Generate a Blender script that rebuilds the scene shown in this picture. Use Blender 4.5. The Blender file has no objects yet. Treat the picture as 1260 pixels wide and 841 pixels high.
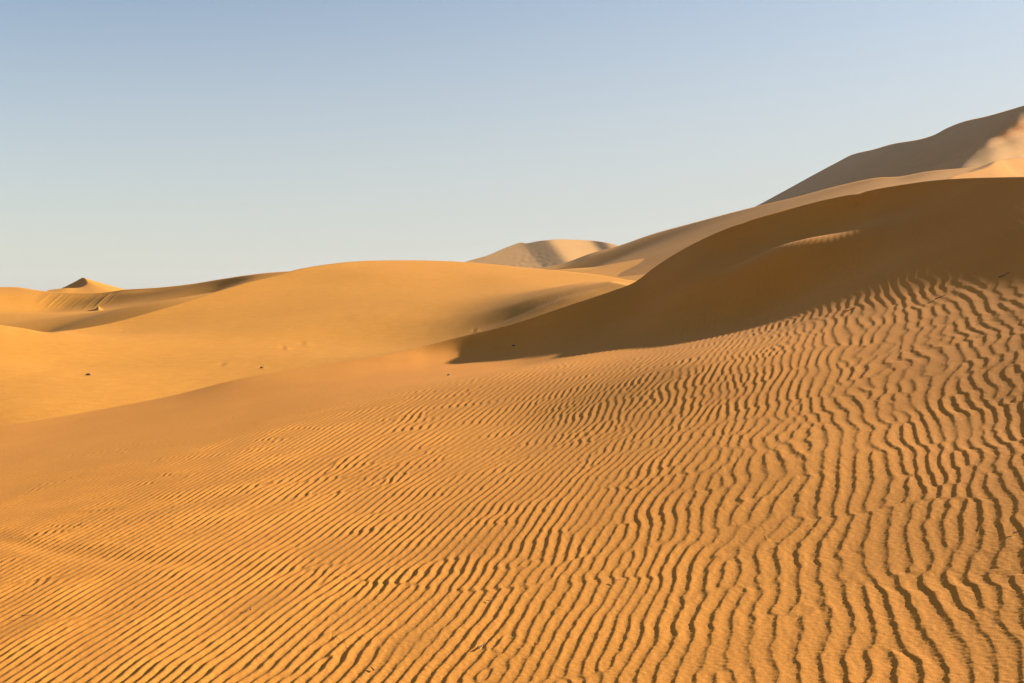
import bpy, math, random
import numpy as np

# ----------------------------------------------------------------- camera, world, sun
S = bpy.context.scene
COL = S.collection
W_SRC, H_SRC = 1260.0, 841.0
LENS, SENSOR = 35.0, 36.0
FPX = W_SRC * LENS / SENSOR
HORIZON = 360.0                                   # picture row of the horizon
PITCH = math.atan((HORIZON - H_SRC / 2) / FPX)    # camera looks a little below the horizon
EYE = 1.65
cam_data = bpy.data.cameras.new("camera")
cam = bpy.data.objects.new("camera", cam_data)
COL.objects.link(cam)
cam_data.lens, cam_data.sensor_width = LENS, SENSOR
cam_data.clip_start, cam_data.clip_end = 0.1, 20000
cam.location = (0, 0, EYE)
cam.rotation_euler = (math.radians(90) + PITCH, 0, 0)
S.camera = cam

SUN_EL, SUN_BETA = 24.0, 18.0                    # elevation; direction from +X turned towards +Y
be, el = math.radians(SUN_BETA), math.radians(SUN_EL)
SUN_DIR = np.array([math.cos(el) * math.cos(be), math.cos(el) * math.sin(be), math.sin(el)])
world = bpy.data.worlds.new("World")
S.world = world
world.use_nodes = True
wn, wl = world.node_tree.nodes, world.node_tree.links
bg = wn["Background"]
sky = wn.new("ShaderNodeTexSky")
sky.sky_type = 'NISHITA'
sky.sun_disc = False
sky.sun_elevation = el
sky.sun_rotation = math.radians(90) - be
sky.altitude = 600
sky.air_density = 1.0
sky.dust_density = 0.6
sky.ozone_density = 0.6
# dusty air: the blue is washed out with a pale grey that thickens towards the horizon
tc_ = wn.new("ShaderNodeTexCoord"); sp_ = wn.new("ShaderNodeSeparateXYZ")
wl.new(tc_.outputs["Generated"], sp_.inputs[0])
mr_ = wn.new("ShaderNodeMapRange"); mr_.interpolation_type = 'SMOOTHSTEP'
mr_.inputs[1].default_value = -0.02; mr_.inputs[2].default_value = 0.40
mr_.inputs[3].default_value = 0.85; mr_.inputs[4].default_value = 0.03
wl.new(sp_.outputs[2], mr_.inputs[0])
dt_ = wn.new("ShaderNodeVectorMath"); dt_.operation = 'DOT_PRODUCT'
dt_.inputs[1].default_value = tuple(SUN_DIR)
wl.new(tc_.outputs["Generated"], dt_.inputs[0])
au_ = wn.new("ShaderNodeMapRange")
au_.inputs[1].default_value = -0.35; au_.inputs[2].default_value = 0.75
au_.inputs[3].default_value = -0.22; au_.inputs[4].default_value = 0.22
wl.new(dt_.outputs["Value"], au_.inputs[0])
ad_ = wn.new("ShaderNodeMath"); ad_.operation = 'ADD'; ad_.use_clamp = True
wl.new(mr_.outputs[0], ad_.inputs[0]); wl.new(au_.outputs[0], ad_.inputs[1])
mix_ = wn.new("ShaderNodeMix"); mix_.data_type = 'RGBA'
mix_.inputs[7].default_value = (4.1, 4.05, 3.8, 1)
wl.new(ad_.outputs[0], mix_.inputs[0]); wl.new(sky.outputs[0], mix_.inputs[6])
wl.new(mix_.outputs[2], bg.inputs[0])
bg.inputs[1].default_value = 0.0575
sun_data = bpy.data.lights.new("sun", 'SUN')
sun_data.energy = 5.0
sun_data.angle = math.radians(0.6)
sun_data.color = (1.0, 0.93, 0.82)
sun = bpy.data.objects.new("sun", sun_data)
COL.objects.link(sun)
from mathutils import Vector
sun.rotation_euler = Vector(SUN_DIR).to_track_quat('Z', 'Y').to_euler()
sun.location = (60, -20, 60)
S.view_settings.view_transform = 'Standard'
S.view_settings.look = 'None'
S.view_settings.gamma = 1
S.view_settings.exposure = 1.38
S.cycles.max_bounces = 6
S.cycles.diffuse_bounces = 3

# ----------------------------------------------------------------- helpers
def ray(px, py):
    """direction of a picture point as (x, z) per metre of distance along +Y"""
    u = (np.asarray(px, float) - W_SRC / 2) / FPX
    v = (H_SRC / 2 - np.asarray(py, float)) / FPX
    c, s = math.cos(PITCH), math.sin(PITCH)
    y = c - v * s
    return u / y, (s + v * c) / y

def P(px, py, t):
    x, z = ray(px, py)
    return x * t, t + 0 * x, EYE + z * t

def tps_fit(pts, vals, scale, smooth=0.0):
    p = np.asarray(pts, float) / scale
    n = len(p)
    d = np.sqrt(((p[:, None] - p[None]) ** 2).sum(-1)) + 1e-9
    K = d * d * np.log(d) + smooth * np.eye(n)
    Q = np.hstack([np.ones((n, 1)), p])
    A = np.block([[K, Q], [Q.T, np.zeros((3, 3))]])
    c = np.linalg.solve(A, np.concatenate([vals, np.zeros(3)]))
    def f(X, Y):
        sh = np.shape(X)
        x = np.ravel(X) / scale; y = np.ravel(Y) / scale
        out = c[n] + c[n + 1] * x + c[n + 2] * y
        for i in range(n):
            r2 = (x - p[i, 0]) ** 2 + (y - p[i, 1]) ** 2 + 1e-12
            out += c[i] * 0.5 * r2 * np.log(r2)
        return out.reshape(sh)
    return f

def curve(pts):
    """smooth curve y(x) through points (monotone cubic)"""
    p = sorted(pts)
    x = np.array([a[0] for a in p], float); y = np.array([a[1] for a in p], float)
    h = np.diff(x); dl = np.diff(y) / h
    m = np.zeros(len(x)); m[0], m[-1] = dl[0], dl[-1]
    for i in range(1, len(x) - 1):
        m[i] = 0 if dl[i-1] * dl[i] <= 0 else (h[i-1] + h[i]) / ((h[i-1] + 2*h[i]) / (3*dl[i-1]) * 1 + (2*h[i-1] + h[i]) / (3*dl[i])) if False else 3*(h[i-1]+h[i]) / ((2*h[i]+h[i-1])/dl[i-1] + (h[i]+2*h[i-1])/dl[i])
    def f(q):
        q = np.asarray(q, float)
        i = np.clip(np.searchsorted(x, q) - 1, 0, len(x) - 2)
        s = (q - x[i]) / h[i]
        sc = np.clip(s, 0, 1)
        v = (2*sc**3-3*sc**2+1)*y[i] + (sc**3-2*sc**2+sc)*h[i]*m[i] + (-2*sc**3+3*sc**2)*y[i+1] + (sc**3-sc**2)*h[i]*m[i+1]
        return v + np.where(s < 0, (q - x[0]) * m[0], 0) + np.where(s > 1, (q - x[-1]) * m[-1], 0)
    return f

def smooth(a, b, x):
    t = np.clip((np.asarray(x, float) - a) / (b - a), 0, 1)
    return t * t * (3 - 2 * t)

def fft_noise(n, cells, seed, power=0.0, lo=0.6, hi=1.4):
    """tileable band noise, n x n, with about `cells` features across"""
    r = np.random.RandomState(seed)
    f = np.fft.fft2(r.randn(n, n))
    k = np.hypot(*np.meshgrid(np.fft.fftfreq(n) * n, np.fft.fftfreq(n) * n))
    g = np.exp(-((k - cells) / (0.45 * cells)) ** 2)
    o = np.real(np.fft.ifft2(f * g))
    return o / o.std()

def sample(tex, X, Y, size):
    """bilinear lookup, wrapping, tile of `size` metres"""
    n0, n1 = tex.shape
    fx = (X / size[0]) * n1; fy = (Y / size[1]) * n0
    ix = np.floor(fx).astype(int); iy = np.floor(fy).astype(int)
    ax = fx - ix; ay = fy - iy
    x0 = ix % n1; x1 = (ix + 1) % n1; y0 = iy % n0; y1 = (iy + 1) % n0
    return (tex[y0, x0] * (1-ax) * (1-ay) + tex[y0, x1] * ax * (1-ay)
            + tex[y1, x0] * (1-ax) * ay + tex[y1, x1] * ax * ay)

NOISE = fft_noise(512, 16, 5)

def grid_mesh(name, X, Y, Z, mat, flip=False):
    nr, nc = X.shape
    co = np.stack([X, Y, Z], -1).reshape(-1, 3).astype(np.float32)
    idx = np.arange(nr * nc).reshape(nr, nc)
    q = np.stack([idx[:-1, :-1], idx[:-1, 1:], idx[1:, 1:], idx[1:, :-1]], -1).reshape(-1, 4)
    if flip:
        q = q[:, ::-1]
    me = bpy.data.meshes.new(name)
    me.vertices.add(len(co)); me.vertices.foreach_set("co", co.ravel())
    me.loops.add(q.size); me.loops.foreach_set("vertex_index", q.ravel().astype(np.int32))
    me.polygons.add(len(q))
    me.polygons.foreach_set("loop_start", (np.arange(len(q)) * 4).astype(np.int32))
    me.polygons.foreach_set("loop_total", np.full(len(q), 4, np.int32))
    me.polygons.foreach_set("use_smooth", np.ones(len(q), bool))
    me.update()
    me.materials.append(mat)
    ob = bpy.data.objects.new(name, me)
    COL.objects.link(ob)
    return ob

def setting(ob, label, cat='dune'):
    ob['kind'] = 'structure'
    ob['label'] = label
    ob['category'] = cat
    return ob

# ----------------------------------------------------------------- sand materials
def sand(name, col, col2, grain=900.0, bump=0.0006, patch=0.35, ripple=None, mottle=None):
    m = bpy.data.materials.new(name); m.use_nodes = True
    n, l = m.node_tree.nodes, m.node_tree.links
    b = n["Principled BSDF"]
    b.inputs["Roughness"].default_value = 0.95
    b.inputs["Specular IOR Level"].default_value = 0.15
    g = n.new("ShaderNodeNewGeometry")
    big = n.new("ShaderNodeTexNoise"); big.inputs["Scale"].default_value = patch
    big.inputs["Detail"].default_value = 6; big.inputs["Roughness"].default_value = 0.6
    l.new(g.outputs["Position"], big.inputs["Vector"])
    gr = n.new("ShaderNodeTexNoise"); gr.inputs["Scale"].default_value = grain
    gr.inputs["Detail"].default_value = 2
    l.new(g.outputs["Position"], gr.inputs["Vector"])
    r1 = n.new("ShaderNodeMapRange"); r1.inputs[1].default_value = 0.35; r1.inputs[2].default_value = 0.65
    l.new(big.outputs[0], r1.inputs[0])
    mx = n.new("ShaderNodeMix"); mx.data_type = 'RGBA'
    mx.inputs[6].default_value = (*col, 1); mx.inputs[7].default_value = (*col2, 1)
    l.new(r1.outputs[0], mx.inputs[0])
    hsv = n.new("ShaderNodeHueSaturation")
    r2 = n.new("ShaderNodeMapRange"); r2.inputs[1].default_value = 0.25; r2.inputs[2].default_value = 0.75
    r2.inputs[3].default_value = 0.66; r2.inputs[4].default_value = 1.34
    l.new(gr.outputs[0], r2.inputs[0]); l.new(r2.outputs[0], hsv.inputs["Value"])
    l.new(mx.outputs[2], hsv.inputs["Color"])
    if mottle:                                            # drifts of slightly darker, coarser grains
        mo = n.new("ShaderNodeTexNoise"); mo.inputs["Scale"].default_value = mottle
        mo.inputs["Detail"].default_value = 3; mo.inputs["Roughness"].default_value = 0.7
        l.new(g.outputs["Position"], mo.inputs["Vector"])
        r3 = n.new("ShaderNodeMapRange"); r3.inputs[1].default_value = 0.3; r3.inputs[2].default_value = 0.7
        r3.inputs[3].default_value = 0.92; r3.inputs[4].default_value = 1.07
        l.new(mo.outputs[0], r3.inputs[0])
        mm = n.new("ShaderNodeMath"); mm.operation = 'MULTIPLY'
        l.new(r2.outputs[0], mm.inputs[0]); l.new(r3.outputs[0], mm.inputs[1]); l.new(mm.outputs[0], hsv.inputs["Value"])
    l.new(hsv.outputs[0], b.inputs["Base Color"])
    med = n.new("ShaderNodeTexNoise"); med.inputs["Scale"].default_value = grain * 0.22
    med.inputs["Detail"].default_value = 5; med.inputs["Roughness"].default_value = 0.65
    l.new(g.outputs["Position"], med.inputs["Vector"])
    bp = n.new("ShaderNodeBump"); bp.inputs["Distance"].default_value = bump
    bp.inputs["Strength"].default_value = 1.0
    l.new(med.outputs[0], bp.inputs["Height"])
    if ripple:                                            # wind ripples too fine for the mesh
        wv = n.new("ShaderNodeTexWave"); wv.inputs["Scale"].default_value = 0.314 / ripple[0]
        wv.inputs["Distortion"].default_value = 5; wv.inputs["Detail"].default_value = 2
        wv.inputs["Detail Scale"].default_value = 0.35
        l.new(g.outputs["Position"], wv.inputs["Vector"])
        fd = n.new("ShaderNodeMath"); fd.operation = 'MULTIPLY'
        l.new(wv.outputs["Fac"], fd.inputs[0]); l.new(r1.outputs[0], fd.inputs[1])
        b2 = n.new("ShaderNodeBump"); b2.inputs["Distance"].default_value = ripple[1]
        l.new(fd.outputs[0], b2.inputs["Height"]); l.new(bp.outputs[0], b2.inputs["Normal"])
        l.new(b2.outputs[0], b.inputs["Normal"])
    else:
        l.new(bp.outputs[0], b.inputs["Normal"])
    return m

M_NEAR = sand("orange_sand", (0.535, 0.207, 0.030), (0.485, 0.184, 0.026), 300, 0.0010, 0.5, mottle=38)
M_MID = sand("golden_sand", (0.458, 0.190, 0.024), (0.430, 0.177, 0.022), 60, 0.008, 0.12, ripple=(0.14, 0.0022), mottle=2.2)
M_FAR = sand("hazed_pale_sand", (0.43, 0.218, 0.064), (0.40, 0.203, 0.059), 8, 0.08, 0.02, mottle=0.25)  # far sand, paler and greyer: some distance haze is put into its colour

# ----------------------------------------------------------------- dune builder
def dune(name, label, mat, px, crest, ctrl, start, rows=120, back=((0.5, 40.0),), back_dir=None, scale=None,
         stiff=0.003, extra=None, fix=0.75, blur=4, log_rows=False, finish=None):
    """A dune as ground height over the plan, fitted through surveyed points (column, row, distance).
    The sheet is walked out from `start` metres up to the crest and then down the far side."""
    cr = curve(crest)
    wx = np.array([P(a, b, c) for a, b, c in ctrl], float)
    cpts = [(a, c) for a, b, c in ctrl if abs(b - float(cr(a))) < 0.8]
    tc = curve(cpts)
    cx_ = np.arange(min(cpts)[0], max(cpts)[0] + 1, (max(cpts)[0] - min(cpts)[0]) / 36.0)
    cx_ = np.array([c for c in cx_ if min(abs(c - q[0]) for q in cpts) > 3])
    wx = np.vstack([wx, np.stack(P(cx_, cr(cx_), tc(cx_)), -1)])
    if scale is None: scale = np.ptp(wx[:, :2], axis=0).max() / 3
    f = tps_fit(wx[:, :2], wx[:, 2], scale, stiff)
    px = np.asarray(px, float)
    TC = tc(px)[None]
    xu = ray(px, 380.0 + 0 * px)[0][None]
    n = 400
    yy = start * (TC / start) ** (np.linspace(0, 1, n)[:, None])
    ZZ = f(xu * yy, yy)
    if extra is not None: ZZ = ZZ + extra(xu * yy, yy)
    want = EYE + ray(px, cr(px))[1][None] * TC
    err = want - ZZ[-1:]
    kk = np.exp(-0.5 * (np.arange(-3 * blur, 3 * blur + 1) / blur) ** 2); kk /= kk.sum()
    err = np.convolve(np.pad(err[0], 3 * blur, mode='edge'), kk, 'valid')[None]
    ZZ = ZZ + err * smooth(fix, 1.0, yy / TC)
    Wc = (ZZ[-1:] - EYE) / TC
    top = EYE + yy * (Wc - 0.012 * (1 - yy / TC))          # nothing in front may stand above the crest
    ZZ = np.where(yy < TC * 0.9995, np.minimum(ZZ, top), ZZ)
    W = (ZZ - EYE) / yy
    arc = np.cumsum(np.hypot(np.vstack([0 * W[:1], np.diff(W, axis=0)]) * FPX,
                             np.vstack([0 * W[:1], np.diff(np.log(yy), axis=0)]) * 60), axis=0)
    T = np.empty((rows, len(px)))
    for j in range(len(px)):
        T[:, j] = np.interp(np.linspace(0, arc[-1, j], rows), arc[:, j], yy[:, j])
    X = xu * T; Y = T.copy()
    lt = np.log(T / start) / np.log(TC / start) * (n - 1)
    jj = np.arange(len(px))[None]
    i0 = np.clip(lt.astype(int), 1, n - 3); fr = lt - i0
    z0, z1, z2, z3 = ZZ[i0-1, jj], ZZ[i0, jj], ZZ[i0+1, jj], ZZ[i0+2, jj]
    Z = z1 + 0.5 * fr * (z2 - z0 + fr * (2*z0 - 5*z1 + 4*z2 - z3 + fr * (3*(z1 - z2) + z3 - z0)))
    PX = np.repeat(px[None], rows, 0)
    PY = HORIZON - (Z - EYE) / T * FPX
    if finish is not None:
        Z = finish(X, Y, Z, PX, PY, cr(px)[None])
    cx, cy, cz = X[-1], Y[-1], Z[-1]
    if back_dir is None:
        h = np.hypot(cx, cy); bx, by = cx / h, cy / h
    else:
        bx, by = back_dir(px)
    Xs, Ys, Zs = [X], [Y], [Z]
    for sl, ln in back:
        sl = sl(px) if callable(sl) else sl
        d = (np.linspace(0, 1, 25)[1:, None] ** 1.8) * ln
        Xs.append(Xs[-1][-1] + bx * d); Ys.append(Ys[-1][-1] + by * d); Zs.append(Zs[-1][-1] - sl * d)
    ob = grid_mesh(name, np.vstack(Xs), np.vstack(Ys), np.vstack(Zs), mat)
    return setting(ob, label)

def cols(a, b, step, far_a=None, far_b=None):
    r = list(np.arange(a, b + 0.01, step))
    if far_a is not None: r = list(np.arange(far_a, a - 0.01, step * 6)) + r
    if far_b is not None: r = r + list(np.arange(b + step * 6, far_b, step * 6))
    return np.array(r)

# ----------------------------------------------------------------- near rippled dune
def plane_t(px, py, k=1.0):
    x, z = ray(px, py)
    return EYE * k / (0.16 * float(x) + 0.07 - float(z))

near_crest = [(-500, 610), (-250, 573), (0, 525), (100, 508), (210, 487), (300, 465), (400, 449), (475, 437), (560, 416),
              (640, 396), (700, 376), (745, 361), (780, 348), (805, 329), (830, 313), (855, 299), (880, 287), (915, 273),
              (960, 260), (1010, 247), (1060, 236), (1105, 228), (1150, 222), (1200, 219), (1260, 217.5), (1330, 215), (1500, 205), (1700, 194), (1900, 186)]
# points on the near dune: picture column, picture row, distance in metres
nc = [(x, y, plane_t(x, y)) for x, y in
      [(-400, 1000), (400, 1000), (900, 1000), (0, 841), (300, 841), (630, 841), (900, 841),
       (100, 720), (400, 700), (650, 680), (200, 600), (450, 560), (650, 520), (20, 620), (-300, 841), (620, 460), (400, 500)]]
nc += [(1260, 841, 2.95), (1200, 680, 3.9), (1000, 560, 5.5), (1250, 520, 5.3),
       (850, 450, 8.5), (1080, 430, 7.6), (1250, 400, 7.2), (960, 400, 9.9), (1180, 340, 9.3), (1260, 325, 8.9), (1060, 346, 10.6),
       (1450, 600, 3.9), (1500, 400, 5.6), (1700, 400, 4.7), (1500, 300, 7.2),
       (0, 525, 13.0), (-250, 573, 11.5), (-500, 610, 10.5), (210, 487, 13.9), (430, 449, 14.4), (470, 437.5, 14.95), (500, 431.2, 15.2), (500, 440, 14.75), (500, 456, 13.5),
       (530, 424, 15.4), (560, 416, 15.45), (560, 424, 15.27), (560, 433, 15.05), (560, 455, 13.0), (600, 406.5, 15.4), (600, 416, 15.15), (600, 429, 14.72), (600, 452, 12.8),
       (640, 396, 15.3), (640, 408, 15.03), (640, 426, 14.45), (640, 450, 12.5), (700, 376, 15.1), (700, 390, 14.75), (700, 412, 14.05), (700, 436, 12.4),
       (745, 361, 15.15), (760, 356, 15.25), (760, 374, 14.8), (760, 396, 14.2), (780, 348, 15.4), (805, 329, 15.7), (800, 350, 14.9), (870, 368, 13.0), (870, 326, 14.25), (870, 334, 13.9), (870, 342, 13.5), (870, 302, 15.25), (870, 312, 14.85), (915, 318, 14.05), (915, 325, 13.75), (870, 290.5, 15.6), (830, 313, 15.9), (825, 338, 14.7),
       (915, 273, 15.4), (915, 285, 15.22), (915, 297, 14.97), (915, 308, 14.66), (885, 300, 15.12), (885, 313, 14.78), (915, 290, 15.25), (960, 357, 12.4), (960, 313, 12.9), (960, 302, 13.4), (1000, 292, 13.1), (960, 280, 14.85), (960, 268, 15.2), (960, 260, 15.38),
       (1060, 296, 12.4), (1060, 280, 13.5), (1060, 256, 14.7), (1060, 236, 14.8),
       (1150, 280, 11.6), (1150, 250, 12.8), (1150, 222, 13.8),
       (1260, 285, 9.8), (1260, 250, 10.8), (1260, 217.5, 11.9),
       (1500, 205, 9.2), (1700, 194, 7.5), (1900, 186, 6.4)]

LAM = 0.065            # ripple spacing in metres
GAM = math.radians(19)
def ripple_fields():
    ny, nx, d = 1536, 1536, 0.03
    kx = 2 * np.pi * np.fft.fftfreq(nx, d)[None]; ky = 2 * np.pi * np.fft.fftfreq(ny, d)[:, None]
    k0 = 2 * np.pi / LAM
    out = []
    for seed, sx, sy in ((3, 0.085, 0.17), (11, 0.05, 0.09)):
        r = np.random.RandomState(seed)
        n = r.randn(ny, nx) + 1j * r.randn(ny, nx)
        g = np.exp(-0.5 * (kx / (sx * k0)) ** 2 - 0.5 * (ky / (sy * k0)) ** 2)
        a = np.fft.ifft2(np.fft.fft2(n) * g)
        out.append(a / np.sqrt((np.abs(a) ** 2).mean()))
    return out, (nx * d, ny * d)

def ripple_height(X, Y, PX, PY):
    (A1, A2), size = ripple_fields()
    cg, sg = math.cos(GAM), math.sin(GAM)
    U = X * cg - Y * sg; V = X * sg + Y * cg
    # ripple spacing grows up the slope at the right; the phase is its integral across the ripples
    gu = np.arange(-30, 20, 0.05); gv = np.arange(-2, 60, 0.25)
    GU, GV = np.meshgrid(gu, gv)
    lam = LAM + 0.006 * smooth(-1, -6, GU) + 0.036 * smooth(4.0, 11.0, GV) * smooth(-1.8, 1.0, GU)
    PHI = np.cumsum(0.05 / lam, axis=1); PHI -= PHI[:, [600]]
    fx = np.clip((U + 30) / 0.05, 0, len(gu) - 2); fy = np.clip((V + 2) / 0.25, 0, len(gv) - 2)
    ix, iy = fx.astype(int), fy.astype(int); ax, ay = fx - ix, fy - iy
    ph = PHI[iy, ix]*(1-ax)*(1-ay) + PHI[iy, ix+1]*ax*(1-ay) + PHI[iy+1, ix]*(1-ax)*ay + PHI[iy+1, ix+1]*ax*ay
    n1 = sample(NOISE, U, V, (90, 160)); n2 = sample(NOISE, U + 9, V + 31, (30, 50)); n3 = sample(NOISE, U + 3, V + 17, (8, 11))
    near = smooth(12, 7, Y) * smooth(-1.8, 1.8, X)        # tangled where the slope is near and to the right
    bend = 0.08 * n1 + (0.012 + 0.024 * near) * n2 + (0.002 + 0.006 * near) * n3
    a = (0.42 + 0.58 * near) * sample(A1, U, V, size) + 0.55 * (1 - near) * sample(A2, U, V, size) + 0.75 * (1 - near) + 0.04
    ph = ph + bend / LAM + np.angle(a) / (2 * np.pi)
    e = sample(NOISE, U + 1, V, (1.05, 1.6)); e2 = sample(NOISE, U, V + 2, (0.43, 0.5))
    ph = ph + (0.03 * e + 0.012 * e2) * (0.35 + 0.65 * smooth(9, 4.5, Y))
    s = ph - np.floor(ph)
    dr = np.abs(np.diff(ph, axis=0, prepend=ph[:1])); dc = np.abs(np.diff(ph, axis=1, prepend=ph[:, :1]))
    fine = smooth(0.15, 0.30, np.maximum(dr, dc))          # where the ripples get too narrow for a sharp brink
    lee = 0.27
    h = np.where(s < lee, (s / lee) ** 2.0, 0.5 + 0.5 * np.cos(np.pi * np.clip((s - lee) / (1 - lee), 0, 1) ** 0.9))
    hs = 0.5 - 0.5 * np.cos(2 * np.pi * (s - 0.5 * lee + 0.16)) if False else 0.5 + 0.5 * np.cos(2 * np.pi * (s - 0.27))
    h = h * (1 - fine) + (0.08 + 0.84 * hs) * fine
    mod = np.minimum(1.0, np.abs(a) / 0.14) ** 0.6
    amp = 0.0043 * (1 + 1.2 * smooth(0.5, -2.0, X)) * mod * (1 + 0.2 * sample(NOISE, U + 5, V + 7, (9, 12)))
    # combed texture on the sunlit back of every ripple
    comb = sample(NOISE, U + 0.6 * V, V, (0.9, 0.26)) * 0.0002 * smooth(0.75, 0.2, s)
    return h, amp, U, V, s, comb

def near_finish(X, Y, Z, PX, PY, PYc):
    h, amp, U, V, s, comb = ripple_height(X, Y, PX, PY)
    ab = PY - PYc
    fr = 0.5 * smooth(10, 45, ab) + 0.5 * smooth(50, 110, ab)
    fl = smooth(8, 60, ab)
    m = smooth(690, 800, PX)
    fade = fl * (1 - m) + fr * m
    soft = smooth(-40, 45, PY - (592 - 0.29 * PX) + 10 * sample(NOISE, X, Y, (60, 60)))
    fade = fade * (0.35 + 0.65 * soft)
    Z = Z + amp * fade * (h - 0.45)
    k = smooth(20, 120, ab)
    Z = Z + 0.0015 * k * sample(NOISE, X, Y + 3, (26, 40))
    Z = Z - 0.005 * np.exp(-((PY - (668 + 0.14 * PX + 5 * np.sin(PX / 60))) / 9.0) ** 2) * smooth(420, 120, PX)
    Z = Z + (comb + 0.0002 * sample(NOISE, U, V, (0.55, 0.35))) * (0.3 + fade) * smooth(9, 4, Y)
    return Z

def near_back(px):
    w = smooth(700, 860, px)
    dx = (1 - w) * -0.45 + w * 0.9; dy = (1 - w) * 0.89 + w * 0.43
    return dx, dy
dune("rippled_dune", "nearest dune slope covered in wavy wind ripples, its dark shaded crest at the right", M_NEAR,
     np.concatenate([np.arange(-480, -30, 12.0), np.arange(-30, 360, 1.7), np.arange(360, 1300, 1.2), np.arange(1310, 1880, 12.0)]),
     near_crest, nc, 2.3, rows=820, back=((lambda p: 0.30 - 0.17 * smooth(700, 860, p), 60.0),), back_dir=near_back,
     scale=10.0, stiff=0.0006, finish=near_finish)

# ----------------------------------------------------------------- middle dune with the left hump
mid_crest = [(-500, 372), (-250, 384), (-60, 393), (0, 400), (30, 404.5), (57, 409), (80, 407), (120, 401), (200, 380), (260, 361), (300, 349), (340, 339),
             (370, 331), (400, 326), (430, 322.5), (460, 321), (500, 320.5), (550, 321.5), (600, 325), (650, 330), (700, 334.5), (740, 339), (775, 345), (860, 352), (1000, 362)]
mc = [(-400, 620, 22), (-400, 378.3, 50), (-200, 560, 26), (-200, 386.3, 51), (-100, 470, 35),
      (0, 545, 24.5), (0, 500, 30), (0, 450, 39), (0, 400, 51), (57, 409, 55), (57, 450, 41), (120, 401, 60),
      (200, 380, 66), (200, 410, 55), (200, 460, 39.5), (200, 520, 29),
      (340, 339, 82), (340, 360, 73), (340, 400, 57), (340, 440, 44), (340, 480, 35),
      (460, 321, 94), (460, 345, 79), (460, 390, 59), (460, 440, 42),
      (550, 321.5, 98), (560, 350, 77), (560, 385, 59), (560, 420, 47),
      (650, 330, 96), (650, 358, 68), (620, 396, 50), (590, 390, 54), (650, 370, 53), (650, 385, 48), (700, 352, 58), (700, 366, 47.5), (740, 354, 49), (740, 339, 88), (740, 346, 61),
      (775, 345, 84), (775, 348, 58), (820, 340, 50), (860, 352, 76), (1000, 362, 66), (1000, 375, 50)]
def mid_finish(X, Y, Z, PX, PY, PYc):
    # scuffs and small slumps in the smooth face, plus low wind-blown undulation
    for (a, b, w, d, tl) in [(350, 429, 5.0, 0.10, 0.9), (374, 423, 6.5, 0.07, 0.7), (275, 449, 7, 0.06, 0.2), (322, 452, 4, 0.06, 0.5), (470, 446, 4, 0.07, 0.4), (585, 407, 3.5, 0.10, 0.6), (152, 408, 3, 0.06, 0.2)]:
        dx = (PX - a) / w; dy = (PY - b - (PX - a) * 0.25 * tl) / (w * 0.28)
        Z = Z + 0.55 * d * np.exp(-dx * dx - dy * dy) * np.tanh(2 * (dx + 0.6 * dy))
    k = smooth(3, 20, PY - PYc)
    Z = Z + 0.02 * k * sample(NOISE, X, Y, (160, 380)) + 0.0015 * k * sample(NOISE, X + 5, Y, (22, 60))
    return Z
dune("broad_dune", "broad golden dune in the middle with smooth rounded top and sharp curved left crest", M_MID,
     cols(-300, 900, 2.0), mid_crest, mc, 18.0, rows=220, back=((0.12, 3.0), (0.45, 30.0)), stiff=0.002, blur=3, finish=mid_finish)

# ----------------------------------------------------------------- hollow dune at the left, behind
g_crest = [(-400, 345), (-100, 350), (0, 353.5), (20, 353.5), (50, 358), (80, 360.5), (110, 361), (135, 359.5), (150, 357), (190, 354.5),
           (230, 350.5), (280, 342.5), (320, 337), (360, 334), (420, 333), (600, 340)]
gc = [(-400, 345, 190), (-300, 420, 90), (0, 353.5, 160), (0, 362, 145), (0, 385, 116), (0, 416, 85), (57, 435, 70), (80, 360.5, 150), (80, 378, 142), (80, 384, 122), (30, 420, 85), (57, 411, 85), (80, 401, 85), (80, 424, 68),
      (150, 357, 145), (150, 372, 134), (120, 388, 87), (150, 379, 88), (190, 371, 90), (205, 379, 82), (230, 350.5, 135), (230, 370, 120), (230, 385, 78), (260, 361, 122), (300, 349, 118), (320, 337, 124), (340, 355, 98), (420, 333, 120), (420, 360, 85), (600, 340, 120), (600, 360, 85)]
def slides(X, Y, Z, PX, PY, PYc):
    # avalanche chutes running down the slip face under the crest
    q = PX + 1.25 * (PY - 361)
    m = smooth(28, 52, PX) * smooth(150, 128, PX) * smooth(1, 4, PY - PYc) * smooth(24, 17, PY - PYc + 0.004 * (PX - 85) ** 2)
    r = np.random.RandomState(4)
    d = np.zeros_like(Z)
    for c in list(r.uniform(35, 165, 26)) + [78, 92, 141, 148]:
        w = r.uniform(0.9, 2.2); hgt = 0.09 * r.uniform(0.1, 1.0) ** 2
        d += hgt * np.exp(-((q - c) / w) ** 2) * np.where(q > c, 1.0, 0.7)
    Z = Z + m * d
    Z = Z + 0.5 * np.exp(-((PX - 121) / 3.0) ** 2 - ((PY - 381) / 1.2) ** 2) * smooth(1, 4, PY - PYc)
    return Z + 0.06 * sample(NOISE, X, Y, (300, 300)) * smooth(1, 8, PY - PYc)
dune("hollow_dune", "dune with a shaded hollow and sand slides at the left edge", M_MID,
     cols(-400, 600, 1.3), g_crest, gc, 62.0, rows=150, back=((0.3, 40.0),), stiff=0.002, blur=6, finish=slides)

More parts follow.
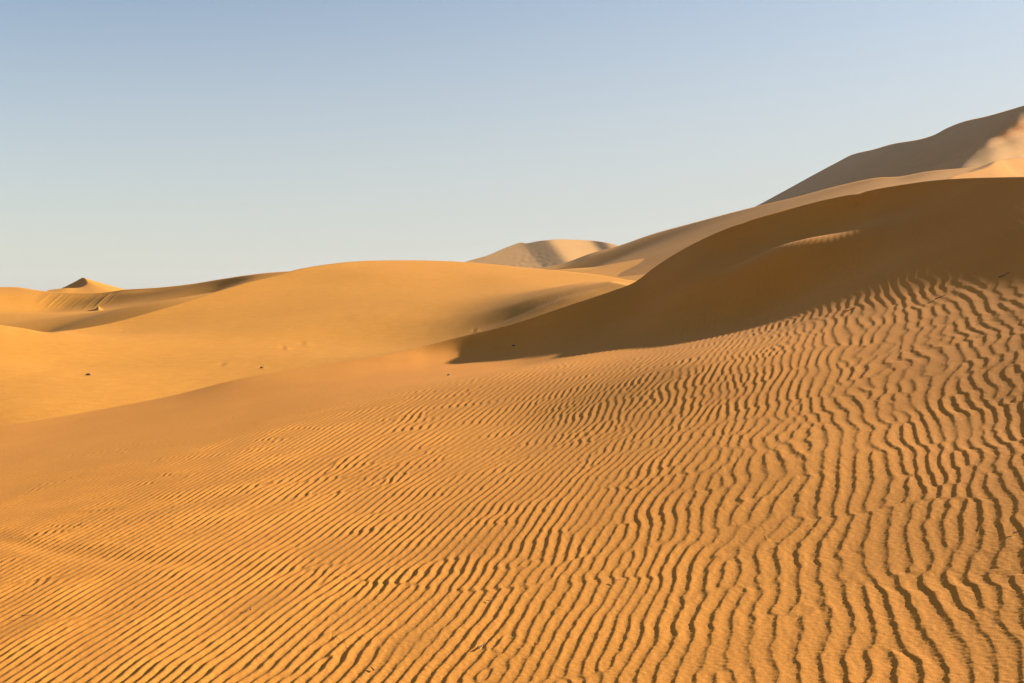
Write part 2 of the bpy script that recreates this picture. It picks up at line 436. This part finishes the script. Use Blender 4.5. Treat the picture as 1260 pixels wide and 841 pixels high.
# ----------------------------------------------------------------- small peak
def peak(name, label, mat, rim, inner, outer, n=160):
    """A sharp-rimmed dune: rim, the hollow slip face inside it and the flank outside it,
    each a list of (column, row, distance) running the same way round."""
    def spl(pts):
        p = np.array([P(*q) for q in pts], float)
        k = np.linspace(0, len(p) - 1, n); out = []
        for c in range(3):
            i = np.clip(k.astype(int), 0, len(p) - 2); fr = k - i
            m = np.gradient(p[:, c])
            out.append((2*fr**3-3*fr**2+1)*p[i, c] + (fr**3-2*fr**2+fr)*m[i] + (-2*fr**3+3*fr**2)*p[i+1, c] + (fr**3-fr**2)*m[i+1])
        return np.stack(out, -1)
    R, I, O = spl(rim), spl(inner), spl(outer)
    rows = []
    for v in np.linspace(0, 1, 16): rows.append(I * (1 - v) + R * v)
    for v in np.linspace(0, 1, 30)[1:]:
        q = R * (1 - v) + O * v
        q[:, 2] = R[:, 2] + (O[:, 2] - R[:, 2]) * (1 - (1 - v) ** 1.25)
        rows.append(q)
    A = np.array(rows)
    return setting(grid_mesh(name, A[..., 0], A[..., 1], A[..., 2], mat), label)
peak("peaked_dune", "small pointed dune with a dark left face on the left skyline", M_MID,
     [(60, 357, 316), (80, 354.8, 318), (94, 354.5, 321), (102, 353, 325), (106.3, 350, 331), (106.3, 346, 338), (102, 342, 345), (92, 347, 349), (80, 353, 353), (66, 359, 357)],
     [(58, 357.8, 316), (70, 357.5, 320), (78, 360, 323), (78, 361, 327), (79, 362, 332), (78, 362, 337), (74, 362, 342), (70, 362, 346), (66, 361, 350), (60, 361, 354)],
     [(30, 375, 270), (60, 380, 255), (90, 382, 250), (130, 382, 250), (160, 378, 262), (190, 370, 300), (180, 362, 390), (130, 370, 430), (80, 372, 430), (30, 372, 420)])

# ----------------------------------------------------------------- long lit dune behind the near crest
long_crest = [(560, 344), (600, 338), (660, 331), (690, 325), (730, 311), (760, 303), (800, 289), (850, 275), (930, 254), (985, 241), (1020, 231), (1060, 222), (1080, 218), (1100, 219),
              (1130, 212), (1170, 208), (1210, 205), (1225, 199), (1260, 195), (1500, 170)]
dune("long_dune", "long smooth dune rising to the right behind the shaded near crest", M_MID,
     cols(600, 1500, 2.5), long_crest,
     [(600, 338, 480), (600, 345, 300), (690, 325, 420), (690, 345, 250), (760, 303, 330), (760, 316, 250), (760, 335, 130), (850, 275, 260), (850, 296, 165), (850, 330, 90),
      (930, 254, 215), (930, 275, 135), (930, 320, 72), (1010, 233.5, 188), (1080, 218, 170), (1080, 236, 118), (1080, 280, 66), (1170, 208, 148), (1200, 240, 95), (1260, 195, 135), (1260, 225, 95), (1260, 280, 60), (1500, 170, 110), (1500, 260, 60)],
     55.0, rows=130, back=((0.15, 12.0), (0.35, 60.0)), stiff=0.004, blur=6)

dune("low_dune", "low sunlit dune tongue between the middle dune and the long rising dune", M_MID,
     cols(600, 960, 3), [(600, 342), (640, 337), (700, 331), (730, 329), (760, 324), (790, 319), (825, 315), (900, 306), (960, 300)],
     [(600, 342, 190), (600, 350, 120), (640, 337, 180), (700, 331, 170), (730, 329, 165), (760, 324, 155), (825, 315, 140), (700, 350, 110), (760, 332, 128), (780, 340, 100), (825, 345, 85), (825, 325, 120), (900, 306, 120), (900, 350, 75), (960, 300, 110), (960, 350, 70)],
     60.0, rows=70, back=((0.2, 30.0),), stiff=0.0005)

peak("crescent_dune", "small pale dune with a dark wedge-shaped left face just behind the near shaded crest", M_MID,
     [(1140, 234, 84), (1165, 221, 87), (1182, 214, 91), (1196, 211.5, 93), (1212, 207, 97), (1221, 202, 101), (1227, 197.5, 106), (1240, 195.5, 112), (1290, 193, 120), (1400, 190, 125)],
     [(1140, 235, 84.5), (1163, 223, 88), (1174, 217, 91.5), (1184, 215, 95), (1186, 214, 99), (1188, 213, 103), (1190, 212, 108), (1196, 211, 114), (1240, 205, 124), (1350, 200, 130)],
     [(1130, 250, 66), (1150, 250, 66), (1170, 250, 66), (1200, 250, 66), (1240, 250, 66), (1275, 250, 68), (1310, 250, 70), (1350, 250, 72), (1420, 250, 74), (1500, 250, 76)])

# ----------------------------------------------------------------- tall far dune on the right
high_crest = [(860, 285), (930, 254), (960, 238), (1000, 216), (1030, 200), (1050, 190), (1075, 184), (1100, 177), (1130, 172), (1150, 166), (1165, 158),
              (1185, 150), (1215, 143), (1240, 136), (1260, 130), (1400, 95), (1560, 70)]
def far_face(name, label, mat, px, crest, base, depth, rows, back):
    """A distant dune face: `depth` gives the distance of each point of the face, seen from the camp site."""
    cr, ba = curve(crest), curve(base)
    px = np.asarray(px, float)
    v = np.linspace(0, 1, rows)[:, None]
    PX = np.repeat(px[None], rows, 0)
    PY = ba(px)[None] + (cr(px) - ba(px))[None] * v
    T = depth(PX, PY)
    X, Y, Z = P(PX, PY, T)
    cx, cy, cz = X[-1], Y[-1], Z[-1]
    h = np.hypot(cx, cy); d = (np.linspace(0, 1, 25)[1:, None] ** 1.8) * back[1]
    return setting(grid_mesh(name, np.vstack([X, cx + cx / h * d]), np.vstack([Y, cy + cy / h * d]), np.vstack([Z, cz - back[0] * d]), mat), label)

def line_dist(PX, PY, pts):
    """signed distance from a polyline running left to right: positive below it"""
    c = curve(pts)
    sl = (c(PX + 2) - c(PX - 2)) / 4
    return (PY - c(PX)) / np.sqrt(1 + sl * sl)

def high_depth(PX, PY):
    u = (PX - 630) / FPX; w = (HORIZON - PY) / FPX
    den = 0.6 * u - w
    den = 0.03 + np.logaddexp(0, (den - 0.03) * 60) / 60
    lt = np.log(56 / den)
    n = sample(NOISE, (PX + 2.2 * PY), (PY - 0.7 * PX) * 3.2, (1400, 1400))
    lt = lt + 0.0004 * n
    # soft ribs in the dark face
    d2 = line_dist(PX, PY, [(1000, 262), (1060, 228), (1110, 203), (1160, 186), (1210, 165), (1280, 140)])
    lt = lt + 0.034 * smooth(-12, 12, d2) * smooth(1000, 1080, PX)
    d4 = line_dist(PX, PY, [(1050, 250), (1110, 222), (1160, 203), (1210, 180), (1280, 150)])
    lt = lt + 0.022 * smooth(-8, 8, d4) * smooth(1060, 1110, PX)
    d3 = line_dist(PX, PY, [(900, 276), (950, 251), (1010, 225.5), (1060, 201.5), (1100, 184.5), (1120, 178.5), (1150, 170), (1300, 125)])
    lt = lt - 0.030 * smooth(-3, 3, d3) * smooth(940, 990, PX) * smooth(1135, 1095, PX) * np.exp(-np.clip(d3, 0, None) / 40)
    # sunlit shoulder at the right
    up = 207 - PY
    g = PX - (1183 + 0.75 * up + 0.0035 * up * np.abs(up)) + 0.5 * sample(NOISE, PX, PY, (900, 900))
    g = np.clip(g + 5, 0, None); g = g * g / (g + 16)
    lt = lt + 0.0038 * g
    return np.exp(lt)
far_face("high_dune", "tall far dune at the upper right with dark folds and a pale sunlit shoulder", M_FAR,
         cols(880, 1560, 1.3), high_crest, [(880, 300), (1080, 240), (1200, 225), (1260, 215), (1560, 205)], high_depth, 130, (0.3, 300.0))

def distant_depth(PX, PY):
    q = PX - 0.8 * (PY - 297)
    def soft(x): return np.logaddexp(0, x / 2.5) * 2.5
    def seg(a, b, sl):                                   # depth slope between two slanting lines
        return sl * (soft(q - a) - soft(q - b))
    g = seg(540, 640, -0.35) + seg(640, 676, -1.0) + seg(676, 681, 0.2) + seg(681, 727, 1.0) + seg(727, 745, -1.3) + seg(745, 900, 0.5)
    n = sample(NOISE, PX, PY * 2.2, (170, 170))
    low = smooth(305, 325, PY) * smooth(612, 640, PX) * smooth(700, 665, PX)
    return 1560 - 4.6 * (PY - 297) + g + n * (0.05 + 0.25 * low)
far_face("distant_dune", "distant pinkish dune with folded ridges on the horizon at the centre", M_FAR,
         cols(556, 840, 0.9), [(540, 336), (575, 321.7), (600, 314.5), (625, 304), (643, 298.7), (646, 299.6), (665, 296.5), (680, 295.2), (688, 294.7), (700, 295), (728, 296.3), (750, 299.5), (770, 305), (840, 322)],
         [(540, 342), (840, 342)], distant_depth, 90, (0.3, 500.0))

# ----------------------------------------------------------------- desert floor to the horizon
def floor():
    r = np.concatenate([np.linspace(0, 200, 40), np.geomspace(210, 9000, 50)])[:, None]
    a = np.linspace(0, 2 * np.pi, 181)[None]
    X = r * np.cos(a); Y = r * np.sin(a)
    Z = -7.5 - 2.5 * smooth(0, 60, r) + 1.2 * sample(NOISE, X, Y, (900, 1300)) + 0 * X
    return setting(grid_mesh("desert_floor", X, Y, Z, M_MID, flip=False), "flat desert sand stretching to the horizon", "sand")
floor()

# ----------------------------------------------------------------- small debris on the sand
def dark_mat(name, col, rough=0.8):
    m = bpy.data.materials.new(name); m.use_nodes = True
    n, l = m.node_tree.nodes, m.node_tree.links
    b = n["Principled BSDF"]; b.inputs["Roughness"].default_value = rough
    t = n.new("ShaderNodeTexNoise"); t.inputs["Scale"].default_value = 160; t.inputs["Detail"].default_value = 4
    c = n.new("ShaderNodeMix"); c.data_type = 'RGBA'
    c.inputs[6].default_value = (*[v * 0.6 for v in col], 1); c.inputs[7].default_value = (*[min(1, v * 1.4) for v in col], 1)
    l.new(t.outputs[0], c.inputs[0]); l.new(c.outputs[2], b.inputs["Base Color"])
    return m
M_TWIG = dark_mat("dry_twig", (0.07, 0.04, 0.02))
M_STRAW = dark_mat("pale_straw", (0.45, 0.33, 0.18))
M_STONE = dark_mat("dark_stone", (0.06, 0.04, 0.03), 0.6)

bpy.context.view_layer.update()
DG = bpy.context.evaluated_depsgraph_get()
def ground(px, py, names):
    x, z = ray(px, py)
    d = Vector((float(x), 1.0, float(z))).normalized()
    best = None
    for o in bpy.data.objects:
        if o.name.split('.')[0] in names:
            ok, loc, nrm, _ = o.ray_cast(Vector((0, 0, EYE)), d, distance=3000)
            if ok and (best is None or loc.length < best[0].length): best = (loc.copy(), nrm.copy())
    return best

def tube(pts, rad, mat, name):
    vs, fs = [], []
    k = 6
    for i, p in enumerate(pts):
        a = pts[min(i + 1, len(pts) - 1)] - pts[max(i - 1, 0)]
        a.normalize(); u = a.orthogonal().normalized(); w = a.cross(u)
        for j in range(k):
            t = 2 * math.pi * j / k
            vs.append(p + (u * math.cos(t) + w * math.sin(t)) * rad[i])
    for i in range(len(pts) - 1):
        for j in range(k):
            fs.append((i*k + j, i*k + (j+1) % k, (i+1)*k + (j+1) % k, (i+1)*k + j))
    fs.append(tuple(range(k))[::-1]); fs.append(tuple(range((len(pts)-1)*k, len(pts)*k)))
    me = bpy.data.meshes.new(name); me.from_pydata([tuple(v) for v in vs], [], fs); me.materials.append(mat); me.update()
    o = bpy.data.objects.new(name, me); COL.objects.link(o)
    return o

def twig(px, py, length, ang, label, thick=0.0018, mat=None, names=("rippled_dune",)):
    g = ground(px, py, names)
    if g is None: print("no ground for", label); return
    loc, nrm = g
    r = random.Random(int(px * 7 + py))
    d = Vector((math.cos(ang), math.sin(ang), 0)); d = (d - nrm * d.dot(nrm)).normalized()
    sd = nrm.cross(d)
    n = 7; pts = []; rad = []
    for i in range(n):
        t = i / (n - 1) - 0.5
        pts.append(d * (t * length) + sd * (r.uniform(-1, 1) * 0.05 * length) + nrm * (thick * 1.2 + 0.004 + 0.10 * length * (t + 0.5) ** 2))
        rad.append(thick * (1.15 - 0.7 * i / (n - 1)))
    o = tube(pts, rad, mat or M_TWIG, "twig")
    o.location = loc
    o['label'] = label; o['category'] = "twig"
    return o

def stone(px, py, size, label, names=("rippled_dune",)):
    g = ground(px, py, names)
    if g is None: print("no ground for", label); return
    loc, nrm = g
    import bmesh
    bm = bmesh.new(); bmesh.ops.create_icosphere(bm, subdivisions=3, radius=1)
    r = random.Random(int(px + py * 3))
    ax = [Vector((r.uniform(-1, 1), r.uniform(-1, 1), r.uniform(-1, 1))).normalized() for _ in range(9)]
    lim = [r.uniform(0.55, 0.9) for _ in ax]
    for v in bm.verts:
        for a_, l_ in zip(ax, lim):
            q = v.co.dot(a_)
            if q > l_: v.co -= a_ * (q - l_) * 0.85
        v.co.x *= 1.3; v.co.z *= 0.75; v.co *= size
    me = bpy.data.meshes.new("stone"); bm.to_mesh(me); bm.free(); me.materials.append(M_STONE)
    for p in me.polygons: p.use_smooth = True
    o = bpy.data.objects.new("stone", me); COL.objects.link(o)
    o.location = loc + nrm * size * 0.35
    o['label'] = label; o['category'] = "stone"
    return o

twig(592, 798, 0.05, 1.1, "dark broken twig stuck in a ripple trough near the bottom centre", 0.0035)
twig(597, 800, 0.022, 0.2, "short pale straw stalk beside the dark broken twig near the bottom centre", 0.0018, M_STRAW)
twig(458, 825, 0.03, 2.2, "small dark curled twig on a ripple at the very bottom, left of centre", 0.003)
twig(308, 751, 0.03, 1.9, "dark stub of twig among the diagonal ripples at the lower left", 0.003)
twig(33, 759, 0.05, 0.2, "thin twig lying flat on fine ripples at the lower left edge", 0.0025)
twig(100, 646, 0.045, 1.8, "tiny upright dark stalk on the nearly smooth sand at the left", 0.003)
twig(1236, 340, 0.11, 0.1, "long dry twig lying across the ripples just below the shadow edge at the far right", 0.0045)
twig(1158, 367, 0.10, -0.1, "dry reddish twig lying across ripples below the shadow edge, second from the right", 0.004)
twig(1048, 382, 0.09, -0.3, "thin dry twig across narrow ripples below the middle of the shadow edge", 0.0035)
twig(1252, 657, 0.035, 0.0, "short thin twig at the right edge, low on the rippled slope", 0.0022)
twig(602, 741, 0.03, -0.4, "pale thin straw on a ripple crest just above the dark broken twig", 0.0018, M_STRAW)
twig(760, 716, 0.035, -0.5, "pale straw lying on tangled ripples right of centre, near the bottom", 0.0018, M_STRAW)
stone(632, 426, 0.018, "small dark stone on the soft shaded brow of the near slope")
stone(552, 462, 0.014, "tiny dark stone at the upper end of the fine ripples on the near slope")
stone(108.5, 462, 0.075, "dark stone alone on the bright smooth sand at the left", ("broad_dune",))
stone(322, 453, 0.05, "small brown stone at the foot of the broad dune, close above the near slope", ("broad_dune",))

# ----------------------------------------------------------------- dusty air
def haze():
    me = bpy.data.meshes.new("haze")
    x0, x1, y0, y1, z0, z1 = -9500, 9500, -9500, 9500, -16, 190
    v = [(x, y, z) for z in (z0, z1) for y in (y0, y1) for x in (x0, x1)]
    me.from_pydata(v, [], [(0, 2, 3, 1), (4, 5, 7, 6), (0, 1, 5, 4), (2, 6, 7, 3), (0, 4, 6, 2), (1, 3, 7, 5)])
    m = bpy.data.materials.new("haze"); m.use_nodes = True
    n, l = m.node_tree.nodes, m.node_tree.links
    n.remove(n["Principled BSDF"])
    p = n.new("ShaderNodeVolumePrincipled")
    p.inputs["Color"].default_value = (0.90, 0.93, 0.97, 1)
    p.inputs["Density"].default_value = 0.000035
    p.inputs["Anisotropy"].default_value = 0.4
    l.new(p.outputs[0], n["Material Output"].inputs["Volume"])
    me.materials.append(m)
    o = bpy.data.objects.new("haze", me); COL.objects.link(o)
    o['kind'] = 'stuff'; o['label'] = "thin dusty haze hanging over the dunes"; o['category'] = "haze"
haze()
